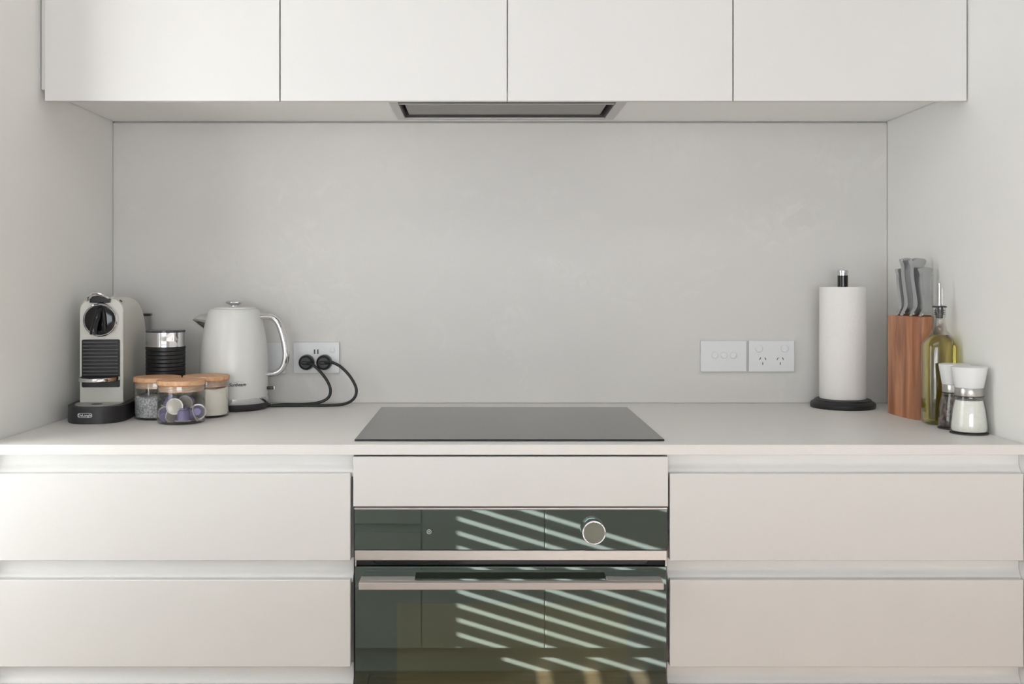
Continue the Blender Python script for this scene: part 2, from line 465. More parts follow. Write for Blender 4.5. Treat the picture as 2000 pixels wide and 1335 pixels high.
# ------------------------------------------------------------------ base cabinets
def drawer_unit(label, x0, x1, c0, c1):
    """x0,x1: drawer fronts; c0,c1: carcass"""
    u = thing('drawer_cabinet', label, 'cabinet', ((x0 + x1) / 2, 2.3, 0), group='white handleless drawer cabinets')
    b = new(); box(b, c0, c1, 1.990, 2.60, 0.10, CT - 0.0205); obj('body', b, M['cabinet'], u, True)
    b = new(); box(b, c0, c1, 2.02, 2.036, 0.0, 0.0995); obj('kickboard', b, M['cabinet'], u, True)
    # recessed finger channels: curved strip between fronts
    for zt, zb in ((CT - 0.021, 0.846), (0.6785, 0.6435), (0.477, 0.441)):
        b = new()
        prof = [(1.9895, zt), (1.9830, zt)]
        for k in range(9):
            t = k / 8
            prof.append((1.9830 - 0.0085 * max(0.0, (t - 0.55) / 0.45) ** 2, zt - 0.0005 - t * (zt - zb - 0.0005)))
        prof += [(1.9725, zb - 0.010), (1.9895, zb - 0.010)]
        prism(b, prof, c0, c1, axis='x')
        obj('finger_channel', b, M['carcass'], u, True)
    for zt, zb in ((0.8450, 0.6797), (0.6432, 0.4780), (0.4412, 0.11)):
        b = new(); box(b, x0, x1, 1.953, 1.9715, zb, zt, 0.0018, 3)
        obj('drawer_front', b, M['cabinet'], u, True)
    return u
drawer_unit('white handleless drawer cabinet below the coffee machine, kettle and jars', WL + 0.012, -0.2532, WL + 0.0006, -0.2505)
drawer_unit('white handleless drawer cabinet below the paper towel, knife block and mills', 0.3533, 1.0245, 0.3525, WR - 0.0006)

oc = thing('oven_cabinet', 'white oven housing with plain panel between the hob and the oven', 'cabinet', (0.051, 2.3, 0))
b = new(); box(b, -0.2478, 0.3498, 1.953, 1.9715, 0.7825, 0.8770, 0.0012, 2); obj('front_panel', b, M['cabinet'], oc, True)
b = new(); box(b, -0.2495, -0.2485, 1.975, 2.60, 0.10, CT - 0.0205); box(b, 0.3505, 0.3515, 1.975, 2.60, 0.10, CT - 0.0205)
box(b, -0.2485, 0.3505, 2.58, 2.60, 0.10, CT - 0.0205); obj('body', b, M['gap'], oc, True)
b = new(); box(b, -0.2485, 0.3505, 1.9725, 1.99, 0.783, CT - 0.0205); obj('rail', b, M['dark'], oc, True)
b = new(); box(b, -0.2485, 0.3505, 1.97, 1.986, 0.0, 0.175); obj('kickboard', b, M['cabinet'], oc, True)

# ------------------------------------------------------------------ oven
ov = thing('oven', 'built-in oven with dark mirrored glass door, steel bar handle and one round knob', 'oven', (0.051, 2.2, 0.185))
OX0, OX1 = -0.2460, 0.3485
b = new(); box(b, OX0 + 0.010, OX1 - 0.010, 1.975, 2.50, 0.19, 0.772); obj('body', b, M['dark'], ov, True)
b = new(); box(b, OX0, OX1, 1.954, 1.975, 0.7765, 0.7805, 0.0006, 1); obj('top_trim', b, M['steel'], ov, True)
cp = None
b = new(); box(b, OX0, OX1, 1.9545, 1.975, 0.7000, 0.7762, 0.0006, 1); cp = obj('control_panel', b, M['oven'], ov, True)
b = new(); box(b, OX0 + 0.001, OX1 - 0.001, 1.9530, 1.975, 0.6805, 0.6992, 0.0008, 1); obj('steel_band', b, M['steel'], ov, True)
b = new(); box(b, OX0 + 0.004, OX1 - 0.004, 1.964, 1.975, 0.669, 0.6802); vg = obj('vent_gap', b, M['dark'], ov, True)
b = new(); prism(b, rrect(OX0 + 0.036, OX1 - 0.036, 0.6725, 0.686, 0.006, 5, (1, 1, 0, 0)), 1.9585, 1.964, 0.0008, 1, axis='y'); obj('vent_louvre', b, M['blackgloss'], ov, True)
for xa in (OX0 + 0.001, OX1 - 0.0035):
    b = new(); box(b, xa, xa + 0.0025, 1.956, 1.9635, 0.6685, 0.6800); obj('side_trim', b, M['steel'], ov, True)
b = new(); box(b, OX0 + 0.001, OX1 - 0.001, 1.9550, 1.972, 0.192, 0.6680, 0.0012, 2); dr = obj('door', b, M['oven'], ov, True)
b = new(); box(b, -0.165, 0.272, 1.95485, 1.9549, 0.25, 0.5985); obj('window_pane', b, M['ovenwin'], dr, True, label='olive-tinted inner viewing window')
# handle: bar standing off the glass on two flat brackets
b = new(); box(b, -0.2325, 0.3343, 1.9105, 1.928, 0.6372, 0.6500, 0.0008, 1)
hb = obj('handle', b, M['handle_steel'], dr, True)
for xa, xb in ((-0.2325, -0.1305), (0.2315, 0.3343)):
    b = new(); box(b, xa, xb, 1.928, 1.9548, 0.6405, 0.6500, 0.0006, 1); obj('handle_bracket', b, M['handle_steel'], dr, True)
# knob
kx, kz = 0.2072, 0.7373
def ylathe(bm, prof, cx, cz, seg=48):
    """prof (r, y) revolved round the y axis through cx, cz"""
    lathe(bm, [(r, y) for r, y in prof], seg)
    for v in bm.verts:
        x, y, z = v.co; v.co = Vector((cx + x, z, cz + y))
    bmesh.ops.recalc_face_normals(bm, faces=bm.faces[:]); return bm
b = new(); ylathe(b, [(0, 1.9544), (0.0225, 1.9544), (0.0225, 1.9350), (0.0218, 1.9338), (0.0200, 1.9336), (0.0196, 1.9346), (0, 1.9346)], kx, kz)
kn = obj('knob', b, M['chrome'], ov, True)
b = new(); ylathe(b, [(0, 1.9344), (0.0194, 1.9344), (0.0194, 1.9340), (0, 1.9340)], kx, kz)
obj('knob_face', b, mat('knob_face_satin', (120, 122, 112), 0.35, metal=0.6, noise=0.1, nscale=60), kn, True, label='dull grey face of the knob')
# printed power mark: ring and dot
b = new()
n = 28
for r0, r1 in ((0.0036, 0.0043),):
    vi = [b.verts.new((-0.104 + r0 * math.cos(2 * math.pi * i / n), 1.9543, 0.7345 + r0 * math.sin(2 * math.pi * i / n))) for i in range(n)]
    vo = [b.verts.new((-0.104 + r1 * math.cos(2 * math.pi * i / n), 1.9543, 0.7345 + r1 * math.sin(2 * math.pi * i / n))) for i in range(n)]
    for i in range(n): b.faces.new((vi[i], vi[(i + 1) % n], vo[(i + 1) % n], vo[i]))
box(b, -0.1047, -0.1033, 1.9543, 1.9545, 0.7332, 0.7358)
obj('power_mark', b, M['print'], cp, True, label='small white ring-and-dot symbol')

# ------------------------------------------------------------------ hob
hb_ = thing('induction_hob', 'flat black glass induction hob set on the worktop above the oven', 'hob', (0.0515, 2.254, CT))
b = new(); box(b, -0.2505, 0.3500, 1.994, 2.514, CT + 0.0005, CT + 0.0042, 0.0006, 1); obj('glass_top', b, M['hob'], hb_, True)

# ------------------------------------------------------------------ kitchen island facing the oven
IY = 0.740
isl = thing('kitchen_island', 'white kitchen island seen mirrored in the oven glass', 'island', (0.4, 0.35, 0))
b = new(); box(b, -1.10, 2.1, 0.03, IY - 0.021, 0.083, 0.878); obj('body', b, M['cabinet'], isl, True)
b = new(); box(b, -1.10, 2.1, 0.06, IY - 0.035, 0.0, 0.083); obj('kickboard', b, M['cabinet'], isl, True)
b = new(); box(b, -1.12, 2.12, 0.0, IY + 0.006, 0.8785, 0.898, 0.001, 1); obj('top', b, M['benchstone'], isl, True)
for x0, x1, z0, z1 in ((-1.098, -0.1935, 0.466, 0.840), (-1.098, -0.1935, 0.083, 0.438),
                       (-0.1905, 0.1865, 0.083, 0.862), (0.1895, 0.5655, 0.083, 0.862), (0.5685, 1.30, 0.083, 0.862), (1.303, 2.098, 0.083, 0.862)):
    b = new(); box(b, x0, x1, IY - 0.019, IY, z0, z1, 0.0012, 1)
    obj('door' if z1 > 0.85 else 'drawer_front', b, M['cabinet'], isl, True)

# ------------------------------------------------------------------ coffee machine
cm = thing('coffee_machine', 'cream pod coffee machine with black grille and round black head, against the wall', 'coffee machine', (-0.864, 2.325, CT), math.radians(6))
HW = 0.0475
b = new()
# cross-section arch lofted back with rounded rear-top
def arch(h, hw, z0=0.034, r=0.028, n=7):
    r = min(r, hw * 0.95)
    pts = [(-hw, z0), (hw, z0)]
    for i in range(n + 1):
        a = math.radians(90 * i / n); pts.append((hw - r + r * math.cos(a), h - r + r * math.sin(a)))
    for i in range(n + 1):
        a = math.radians(90 + 90 * i / n); pts.append((-hw + r + r * math.cos(a), h - r + r * math.sin(a)))
    return pts
stations = [(0.0, 0.2705, 0.0458), (0.0018, 0.2722, 0.0475), (0.06, 0.2740, 0.0475), (0.14, 0.2735, 0.0475)]
L_, Rr = 0.235, 0.085
for k in range(1, 9):
    a = math.radians(90 * k / 8)
    stations.append((0.15 + Rr * math.sin(a), 0.2735 - Rr * (1 - math.cos(a)), 0.0475 if k < 8 else 0.0465))
rings = []
for y, h, hw in stations:
    rings.append([b.verts.new((x, y, z)) for x, z in arch(h, hw)])
for r0, r1 in zip(rings, rings[1:]):
    n = len(r0)
    for i in range(n): b.faces.new((r0[i], r0[(i + 1) % n], r1[(i + 1) % n], r1[i]))
b.faces.new(rings[0]); b.faces.new(rings[-1])
bmesh.ops.recalc_face_normals(b, faces=b.faces[:])
obj('body', b, M['cream'], cm, ang=28)
# base with a bowed front
a_, b_, ne = 0.0640, 0.090, 2.7
def fronty(x): return -b_ * max(0.0, 1 - abs(x / a_) ** ne) ** (1 / ne)
pts = []
N = 40
for i in range(N + 1):
    t = math.pi * i / N
    x = -a_ * abs(math.cos(t)) ** (2 / ne) * (1 if math.cos(t) > 0 else -1)
    pts.append((x, -b_ * abs(math.sin(t)) ** (2 / ne)))
pts += [(a_, 0.05), (0.055, 0.225), (-0.055, 0.225), (-a_, 0.05)]
b = new(); prism(b, pts, 0.002, 0.0365, 0.002, 2); obj('base', b, M['baseblack'], cm)
b = new(); prism(b, [(x * 0.985, y * 0.985) for x, y in pts], 0.0, 0.004); obj('foot', b, M['rubber'], cm)
b = new(); prism(b, [(x * 0.80, y * 0.82 + 0.002) for x, y in pts[:N + 1]], 0.0365, 0.0380, 0.0006, 1)
dt = obj('drip_grid', b, mat('drip_grid_grey', (176, 174, 168), 0.4, metal=0.3), cm)
b = new(); lathe(b, [(0.012, 0.0381), (0.012, 0.0386)], 24, 0, -0.038); obj('drain_hole', b, M['slot'], dt)
# head ring, disc, lever
hz = 0.2235
b = new(); ylathe(b, [(0.0350, -0.0125), (0.0358, -0.0135), (0.0374, -0.012), (0.0388, 0.001), (0.0350, 0.001), (0.0350, -0.0125)], 0, hz, 56)
obj('head_ring', b, M['chrome'], cm)
b = new(); ylathe(b, [(0, -0.016), (0.020, -0.0155), (0.0315, -0.0140), (0.0349, -0.0118), (0.0349, 0.001), (0, 0.001)], 0, hz, 56)
hd_ = obj('head_disc', b, M['blackgloss'], cm)
b = new(); tube(b, [(0.003, -0.012, hz + 0.026), (0.000, -0.024, hz + 0.018), (-0.003, -0.032, hz + 0.002), (-0.0068, -0.037, hz - 0.018), (-0.008, -0.037, hz - 0.031)],
               lambda t: 0.0062 + 0.0018 * t, 12, 8); obj('lever_spout', b, M['blackgloss'], hd_)
b = new(); tube(b, [(0.006, -0.012, hz + 0.026), (0.010, -0.021, hz + 0.014), (0.012, -0.022, hz - 0.008), (0.012, -0.018, hz - 0.026)], 0.0035, 10, 8)
obj('head_rib', b, M['black'], hd_)
# top lever
b = new(); tube(b, [(-0.030, -0.006, 0.2670), (-0.026, -0.012, 0.2775), (-0.010, -0.014, 0.2835), (0.006, -0.012, 0.2795), (0.018, -0.006, 0.2725), (0.026, 0.010, 0.2745)], 0.0030, 10, 8)
tl = obj('top_lever', b, M['chrome'], cm)
b = new(); prism(b, [(-0.024, 0.262), (0.020, 0.262), (0.022, 0.2705), (0.010, 0.2745), (-0.006, 0.2785), (-0.018, 0.2765), (-0.024, 0.270)], -0.009, 0.030, 0.002, 2, axis='y')
obj('lever_grip', b, M['blackgloss'], tl)
b = new()
lathe(b, [(0.0001, 0), (0.0034, 0), (0.0034, 0.0012), (0.0001, 0.0012)], 16)
for v in b.verts: v.co = Vector((0.0395 + v.co.x * 0.7 + v.co.z * 0.7, 0.012 + v.co.y * 1.7, 0.2660 - v.co.x * 0.7 + v.co.z * 0.7))
obj('button', b, M['black'], cm)
# grille
b = new(); prism(b, rrect(-0.0425, 0.0410, 0.0715, 0.1795, 0.0035), -0.0015, 0.002, 0.0006, 1, axis='y')
gr = obj('grille_panel', b, M['blackgloss'], cm)
r0_ = None
for k in range(11):
    if r0_ is None:
        b = new(); box(b, -0.0390, 0.0375, -0.0062, -0.0012, -0.0014, 0.0014, 0.0006, 2)
        r0_ = obj('rib', b, mat('rib_grey', (74, 74, 77), 0.3), gr); o = r0_
    else:
        o = r0_.copy(); COL.objects.link(o); o.parent = gr
    o.location = (0, 0, 0.1735 - k * 0.0082)
# cup support
b = new()
pp = [(-0.003 + 0.044 * math.cos(math.radians(a)), -0.002 + 0.062 * math.sin(math.radians(a))) for a in range(180, 361, 9)]
prism(b, pp, 0.0880, 0.0960, 0.0012, 2)
cs = obj('cup_support', b, M['chrome'], cm)
b = new(); prism(b, [(x * 0.93, y * 0.93) for x, y in pp], 0.0960, 0.0966); obj('support_mat', b, M['baseblack'], cs)
# maker's badge on the base
bx = -0.012
def wb(co): return Vector((co.x, fronty(co.x) - 0.0009 + (co.y + 0.09), co.z))
b = new()
o1 = rrect(bx - 0.0158, bx + 0.0158, 0.0140, 0.0246, 0.0050, 6); o2 = rrect(bx - 0.0149, bx + 0.0149, 0.0149, 0.0237, 0.0042, 6)
vo = [b.verts.new((x, -0.09, z)) for x, z in o1]; vi = [b.verts.new((x, -0.09, z)) for x, z in o2]
for i in range(len(o1)):
    j = (i + 1) % len(o1); b.faces.new((vo[i], vo[j], vi[j], vi[i]))
for v in b.verts: v.co = wb(v.co)
bd = obj('badge', b, M['print'], cm)
text('badge_lettering', "DēLonghi".replace('ē', 'e'), 0.0074, M['print'], bd, (bx, -0.09, 0.0193), wrap=wb, bold=0.00012)
# water tank behind
tk = None
b = new(); prism(b, rrect(-0.020, 0.052, 0.2485, 0.286, 0.012, 5), 0.036, 0.224, 0.002, 1); tk = obj('water_tank', b, M['tank'], cm)
b = new(); prism(b, rrect(-0.021, 0.0535, 0.2475, 0.287, 0.012, 5), 0.2245, 0.2300, 0.0012, 1); obj('tank_lid', b, M['black'], tk)

# ------------------------------------------------------------------ milk frother
mf = thing('milk_frother', 'black ribbed milk frother with chrome band, between coffee machine and kettle', 'milk frother', (-0.7575, 2.45, CT))
b = new()
prof = [(0, 0.0), (0.044, 0.0), (0.0455, 0.002)]
z = 0.010
while z < 0.148:
    prof += [(0.0455, z), (0.0455, z + 0.0055), (0.0443, z + 0.0070), (0.0455, z + 0.0085)]; z += 0.0092
prof += [(0.0462, 0.152), (0.0462, 0.1545), (0, 0.1545)]
lathe(b, prof, 56); obj('body', b, M['black'], mf, ang=25)
b = new(); lathe(b, [(0, 0.1546), (0.0445, 0.1546), (0.0450, 0.158), (0.0432, 0.163), (0.0440, 0.172), (0.0442, 0.190), (0, 0.190)], 56); obj('steel_band', b, M['chrome'], mf)
b = new(); lathe(b, [(0, 0.1902), (0.0452, 0.1902), (0.0458, 0.1915), (0.0455, 0.1950), (0.040, 0.1965), (0, 0.1965)], 56); obj('lid', b, mat('smoked_lid', (70, 72, 80), 0.12, noise=0.0), mf)

# ------------------------------------------------------------------ kettle
kt = thing('kettle', 'off-white electric kettle with chrome spout and handle on black base', 'kettle', (-0.611, 2.52, CT))
b = new()
kprof = [(0, 0.030), (0.0795, 0.030), (0.0805, 0.045), (0.0812, 0.075), (0.0812, 0.105), (0.0800, 0.135), (0.0772, 0.165), (0.0735, 0.190), (0.0690, 0.212), (0.0640, 0.230), (0.0600, 0.2405), (0.0560, 0.2440), (0, 0.2440)]
def kr(z):
    for (r0, z0), (r1, z1) in zip(kprof[1:], kprof[2:]):
        if z0 <= z <= z1: return r0 + (r1 - r0) * (z - z0) / max(1e-6, z1 - z0)
    return 0.08
# smooth profile
sp = spline([(r, 0, z) for r, z in kprof[1:10]], 5)
lathe(b, [(0, 0.030)] + [(p.x, p.z) for p in sp] + [(0.0605, 0.2395), (0.0575, 0.2430), (0.053, 0.2440), (0, 0.2440)], 72)
kb = obj('body', b, M['kettle'], kt)
b = new(); lathe(b, [(0, 0.2442), (0.0515, 0.2442), (0.0515, 0.2462), (0.049, 0.2478), (0.030, 0.2490), (0, 0.2492)], 64); ld = obj('lid', b, M['kettle'], kt)
b = new(); lathe(b, [(0, 0.2490), (0.009, 0.2490), (0.0085, 0.2520), (0.0150, 0.2550), (0.0212, 0.2585), (0.0214, 0.2605), (0.0190, 0.2625), (0.010, 0.2640), (0, 0.2642)], 40); obj('lid_knob', b, M['chrome'], ld)
b = new(); lathe(b, [(0, 0.0165), (0.0805, 0.0165), (0.0812, 0.018), (0.0810, 0.0300), (0.0, 0.0300)], 72); obj('chrome_band', b, M['chrome'], kt)
b = new(); lathe(b, [(0, 0.0), (0.076, 0.0), (0.0795, 0.003), (0.0815, 0.009), (0.0815, 0.0145), (0.080, 0.0163), (0, 0.0163)], 72); pbs = obj('power_base', b, M['baseblack'], kt)
b = new(); box(b, 0.070, 0.0825, 0.017, 0.037, 0.0008, 0.0085, 0.0015, 2); obj('cord_outlet', b, M['baseblack'], pbs)
# spout: cone beak
b = new()
tip = Vector((-0.1000, 0, 0.2150))
ring = []
for i in range(20):
    t = 2 * math.pi * i / 20
    yy = 0.021 * math.cos(t); zz = 0.2130 + 0.0215 * math.sin(t)
    rr = 0.0655 if zz > 0.213 else 0.071
    ring.append((-math.sqrt(max(0, (kr(zz) - 0.003) ** 2 - yy * yy)), yy, zz))
mid = []
for i, (x, y, z) in enumerate(ring):
    t = 2 * math.pi * i / 20
    mid.append(((-0.083 if math.sin(t) > 0 else -0.086), y * 0.62, 0.2175 + (z - 0.213) * (0.62 if math.sin(t) < 0 else 0.60)))
tipr = [(-0.1000 - (0.0 if math.sin(2 * math.pi * i / 20) > 0 else 0.001), y * 0.16, 0.2180 + (z - 0.213) * 0.10) for i, (x, y, z) in enumerate(ring)]
V = [[b.verts.new(p) for p in rg] for rg in (ring, mid, tipr)]
for r0, r1 in zip(V, V[1:]):
    for i in range(20): b.faces.new((r0[i], r0[(i + 1) % 20], r1[(i + 1) % 20], r1[i]))
b.faces.new(V[2]); bmesh.ops.recalc_face_normals(b, faces=b.faces[:])
obj('spout', b, M['chrome'], kt, ang=60)
# handle
b = new()
tube(b, [(0.062, 0, 0.2235), (0.078, 0, 0.2245), (0.096, 0, 0.2215), (0.108, 0, 0.2090), (0.1165, 0, 0.1880), (0.1235, 0, 0.160), (0.1265, 0, 0.135), (0.1240, 0, 0.112), (0.1150, 0, 0.0950), (0.1000, 0, 0.0860), (0.078, 0, 0.0835)],
     lambda t: 0.0068 + 0.0016 * math.sin(math.pi * t), 16, 8, flat=1.5)
hn = obj('handle', b, M['chrome'], kt)
b = new(); box(b, 0.1290, 0.1335, -0.005, 0.005, 0.118, 0.132, 0.0015, 2); obj('lid_release', b, M['black'], hn)
b = new(); box(b, 0.079, 0.0965, -0.0055, 0.0055, 0.0465, 0.0540, 0.0015, 2); sw = obj('switch', b, M['black'], kt)
b = new(); box(b, 0.0965, 0.1000, -0.0055, 0.0055, 0.0460, 0.0545, 0.0010, 2); obj('switch_tip', b, M['chrome'], sw)
# printed maker's name wrapped on the front
def wk(co):
    r = kr(co.z) + 0.0006; ang = co.x / r
    return Vector((r * math.sin(ang), -r * math.cos(ang) , co.z))
text('lettering', 'Sunbeam', 0.0112, M['ink'], kb, (0.0262, 0, 0.0650), shear=0.35, wrap=wk, bold=0.00018)
# printed swash over the name
b = new()
for i in range(12):
    x0, x1 = 0.019 + i * 0.0018, 0.019 + (i + 1) * 0.0018
    z0 = 0.0705 + 0.0012 * math.sin(math.pi * i / 12); z1 = 0.0705 + 0.0012 * math.sin(math.pi * (i + 1) / 12)
    vs = [b.verts.new(wk(Vector(p))) for p in ((x0, 0, z0), (x1, 0, z1), (x1, 0, z1 + 0.0003), (x0, 0, z0 + 0.0003))]
    b.faces.new(vs)
obj('lettering_swash', b, M['ink'], kb)

# ------------------------------------------------------------------ power plates
def slotbox(bm, cx, cz, w_, h_, ang, y0, y1):
    r = bmesh.ops.create_cube(bm, size=1.0); c, s = math.cos(ang), math.sin(ang)
    for v in r['verts']:
        x, z = v.co.x * w_, v.co.z * h_
        v.co = Vector((cx + x * c - z * s, y0 if v.co.y < 0 else y1, cz + x * s + z * c))
def plate(name, label, cat, x0, x1, z0, z1):
    t = thing(name, label, cat, ((x0 + x1) / 2, YB, (z0 + z1) / 2))
    b = new(); box(b, x0, x1, YB - 0.0085, YB - 0.0001, z0, z1, 0.0016, 3); obj('cover_plate', b, M['plate'], t, True)
    return t
def rocker(t, x, z, rx=0.0088, rz=0.0088, name='rocker_switch'):
    b = new(); ylathe(b, [(0, YB - 0.0084), (rx, YB - 0.0084), (rx, YB - 0.0102), (rx * 0.86, YB - 0.0116), (0, YB - 0.0120)], x, z, 28)
    obj(name, b, M['plate'], t, True)
def sockets(t, cx, cz):
    b = new()
    slotbox(b, cx - 0.0068, cz + 0.0045, 0.0019, 0.0068, math.radians(-30), YB - 0.0088, YB - 0.0084)
    slotbox(b, cx + 0.0068, cz + 0.0045, 0.0019, 0.0068, math.radians(30), YB - 0.0088, YB - 0.0084)
    slotbox(b, cx, cz - 0.0078, 0.0019, 0.0066, 0, YB - 0.0088, YB - 0.0084)
    obj('socket_slots', b, M['slot'], t, True)
plate('power_point', 'white blank-looking wall plate half hidden behind the kettle', 'wall plate', -0.6226, -0.5049, 0.9758, 1.0556)
p2 = plate('power_point', 'white double power point with two USB slots and black plugs in it', 'power point', -0.4853, -0.3682, 0.9771, 1.0562)
for x in (-0.4700, -0.3860):
    b = new(); box(b, x - 0.006, x + 0.006, YB - 0.0105, YB - 0.0084, 1.031, 1.042, 0.001, 2); obj('rocker_switch', b, M['plate'], p2, True)
for x in (-0.4310, -0.4227):
    b = new(); box(b, x - 0.0019, x + 0.0019, YB - 0.0087, YB - 0.0083, 1.0262, 1.0378); obj('usb_slot', b, M['red'], p2, True)
p3 = plate('light_switch', 'white switch plate with three small round buttons on the splashback', 'light switch', 0.5525, 0.6689, 0.981, 1.060)
for x in (0.5881, 0.6112, 0.6350): rocker(p3, x, 1.0229, 0.0082, name='round_button')
p4 = plate('power_point', 'white double power point with empty sockets beside the three-button plate', 'power point', 0.6749, 0.7913, 0.981, 1.060)
for x in (0.7003, 0.7660): rocker(p4, x, 1.0405, 0.0100)
for x in (0.7103, 0.7548): sockets(p4, x, 1.0097)

# plugs and cords
def cord(label, cx, cz, pts):
    t = thing('power_cable', label, 'cable', (cx, YB - 0.009, cz), group='black kettle and appliance cords')
    b = new(); ylathe(b, [(0, YB - 0.0088), (0.0170, YB - 0.0088), (0.0195, YB - 0.011), (0.0195, YB - 0.022), (0.0180, YB - 0.029), (0.0130, YB - 0.0335), (0, YB - 0.0340)], cx, cz, 40)
    pg_ = obj('plug', b, M['black'], t, True)
    b = new(); box(b, cx - 0.010, cx + 0.013, YB - 0.0400, YB - 0.0330, cz - 0.0040, cz + 0.0040, 0.0025, 3); obj('plug_grip', b, M['black'], pg_, True)
    b = new(); tube(b, pts, 0.0037, 10, 8); obj('cable', b, M['rubber'], t, True)
ZC = CT + 0.0039
cord('black cord from the plug nearer the kettle, making the smaller loop', -0.4499, 1.0055,
     [(-0.4460, 2.592, 1.0045), (-0.4279, 2.583, 1.0004), (-0.4082, 2.580, 0.9827), (-0.3912, 2.578, 0.9597), (-0.3839, 2.576, 0.9386), (-0.3894, 2.574, 0.9200), (-0.4117, 2.572, 0.9085), (-0.4521, 2.570, ZC), (-0.4967, 2.566, ZC), (-0.5255, 2.552, ZC)])
cord('black cord from the plug farther from the kettle, making the wider loop', -0.4051, 1.0055,
     [(-0.4000, 2.592, 1.0070), (-0.3784, 2.580, 1.0072), (-0.3544, 2.572, 0.9949), (-0.3312, 2.570, 0.9695), (-0.3179, 2.566, 0.9417), (-0.3235, 2.560, 0.9194), (-0.3468, 2.556, 0.9065), (-0.3863, 2.552, ZC), (-0.4368, 2.550, ZC), (-0.4900, 2.548, ZC), (-0.5265, 2.542, ZC)])

# ------------------------------------------------------------------ storage jars
JH, JR = 0.0835, 0.0516
def jar(label, x, y, rz):
    t = thing('storage_jar', label, 'jar', (x, y, CT), rz, group='glass jars with wooden lids')
    b = new()
    prof = [(0, 0.0), (0.044, 0.0), (0.0495, 0.0022), (JR, 0.008), (JR, 0.078), (0.0512, JH), (0.0490, JH), (0.0497, 0.078), (0.0497, 0.010), (0.0470, 0.0055), (0, 0.0048)]
    lathe(b, prof, 64, cap=False); obj('glass', b, M['thinglass'], t)
    b = new()
    lathe(b, [(0, JH + 0.0005), (0.0512, JH + 0.0005), (0.0526, JH + 0.002), (0.0528, JH + 0.0085), (0.0516, JH + 0.0112), (0, JH + 0.0114)], 64)
    l = obj('lid', b, M['lidwood'], t)
    b = new(); lathe(b, [(0, JH - 0.0135), (0.0465, JH - 0.0135), (0.0478, JH - 0.012), (0.0478, JH), (0, JH)], 64); obj('lid_plug', b, M['lidwood'], l)
    b = new(); lathe(b, [(0.0479, JH - 0.0095), (0.0488, JH - 0.0085), (0.0488, JH - 0.0055), (0.0479, JH - 0.0045)], 64, cap=False); obj('seal', b, mat('silicone_seal', (225, 215, 205), 0.3, trans=0.5, noise=0.0), l)
    return t
jar('glass jar of grey grains with pale wooden lid, beside the coffee machine', -0.7410, 2.3370, 0.3)
jar('glass jar of purple coffee pods with wooden lid, frontmost of the three', -0.6650, 2.2620, 1.2)
jar('glass jar of cream-coloured sugar with wooden lid, in front of the kettle', -0.6390, 2.3700, 2.1)
def fill(label, cat, name, x, y, h, m, lump=0.0):
    b = new(); lathe(b, [(0, 0.0056), (0.0460, 0.0060), (0.0488, 0.0110), (0.0490, h - 0.003), (0.046, h), (0.025, h + lump * 0.6), (0, h + lump)], 48)
    for v in b.verts:
        if v.co.z > h - 0.004: v.co.z += 0.0016 * math.sin(v.co.x * 160) + 0.0012 * math.sin(v.co.y * 210 + 1)
    o = obj(name, b, m); o.location = (x, y, CT); tag(o, label, cat); return o
g_ = fill('grey grains filling the lower part of the jar beside the coffee machine', 'grains', 'grey_grains', -0.7410, 2.3370, 0.052, M['poppy']); g_['kind'] = 'stuff'
g_ = fill('cream sugar filling the jar in front of the kettle to its lid', 'sugar', 'sugar', -0.6390, 2.3700, 0.0660, M['flour']); g_['kind'] = 'stuff'

# coffee pods inside the front jar: local origin at rim plane, dome towards +z
def make_pod():
    t = thing('coffee_pod', 'purple coffee pod', 'coffee pod', group='coffee pods in the front jar')
    b = new(); lathe(b, [(0.0148, 0.0006), (0.0142, 0.004), (0.0122, 0.0195), (0.0105, 0.0220), (0.0085, 0.0232), (0.0080, 0.0262), (0, 0.0268)], 32, cap=False); obj('cup', b, M['pod'], t)
    b = new(); lathe(b, [(0.0150, 0.0), (0.0176, -0.0004), (0.0182, 0.0002), (0.0176, 0.0010), (0.0148, 0.0008)], 36, cap=False); obj('rim', b, M['podrim'], t)
    b = new(); lathe(b, [(0, -0.0012), (0.008, -0.0010), (0.0152, 0.0001), (0.0152, 0.0004), (0, 0.0004)], 32); obj('foil', b, M['foil'], t)
    return t
jx, jy = -0.6650, 2.2620
CAMV = Vector((0, 0, CAMZ))
pods = [  # offset in the jar, dome direction, label
    ((0.0120, -0.0270, 0.0078), (0.0, 0.05, 1.0), 'upright purple coffee pod standing on its rim at the front of the jar'),
    ((-0.0060, -0.0290, 0.0390), (-0.42, 1.0, -0.20), 'coffee pod showing its round grey foil, highest at the front of the jar'),
    ((-0.0130, -0.0200, 0.0200), (-0.95, 0.75, 0.35), 'coffee pod leaning below the round foil one, foil turned down'),
    ((-0.0250, -0.0040, 0.0345), (0.25, 0.1, 1.0), 'purple coffee pod with tilted rim, uppermost beside the jar wall'),
    ((0.0330, -0.0060, 0.0215), (-0.95, -0.05, -0.28), 'coffee pod on its side behind the upright one, foil towards the mills'),
    ((0.0330, 0.0130, 0.0220), (0.2, -1.0, 0.15), 'purple coffee pod showing its dome against the sugar jar side'),
    ((-0.0330, -0.0020, 0.0200), (0.15, -0.9, -0.25), 'purple coffee pod lying low beside the grey grains jar'),
    ((0.0020, 0.0230, 0.0400), (0.2, 0.9, 0.1), 'coffee pod at the back of the jar, grey foil facing out'),
    ((0.0040, 0.0180, 0.0080), (0.0, 0.1, 1.0), 'purple coffee pod under the others at the back of the jar'),
]
p0 = make_pod()
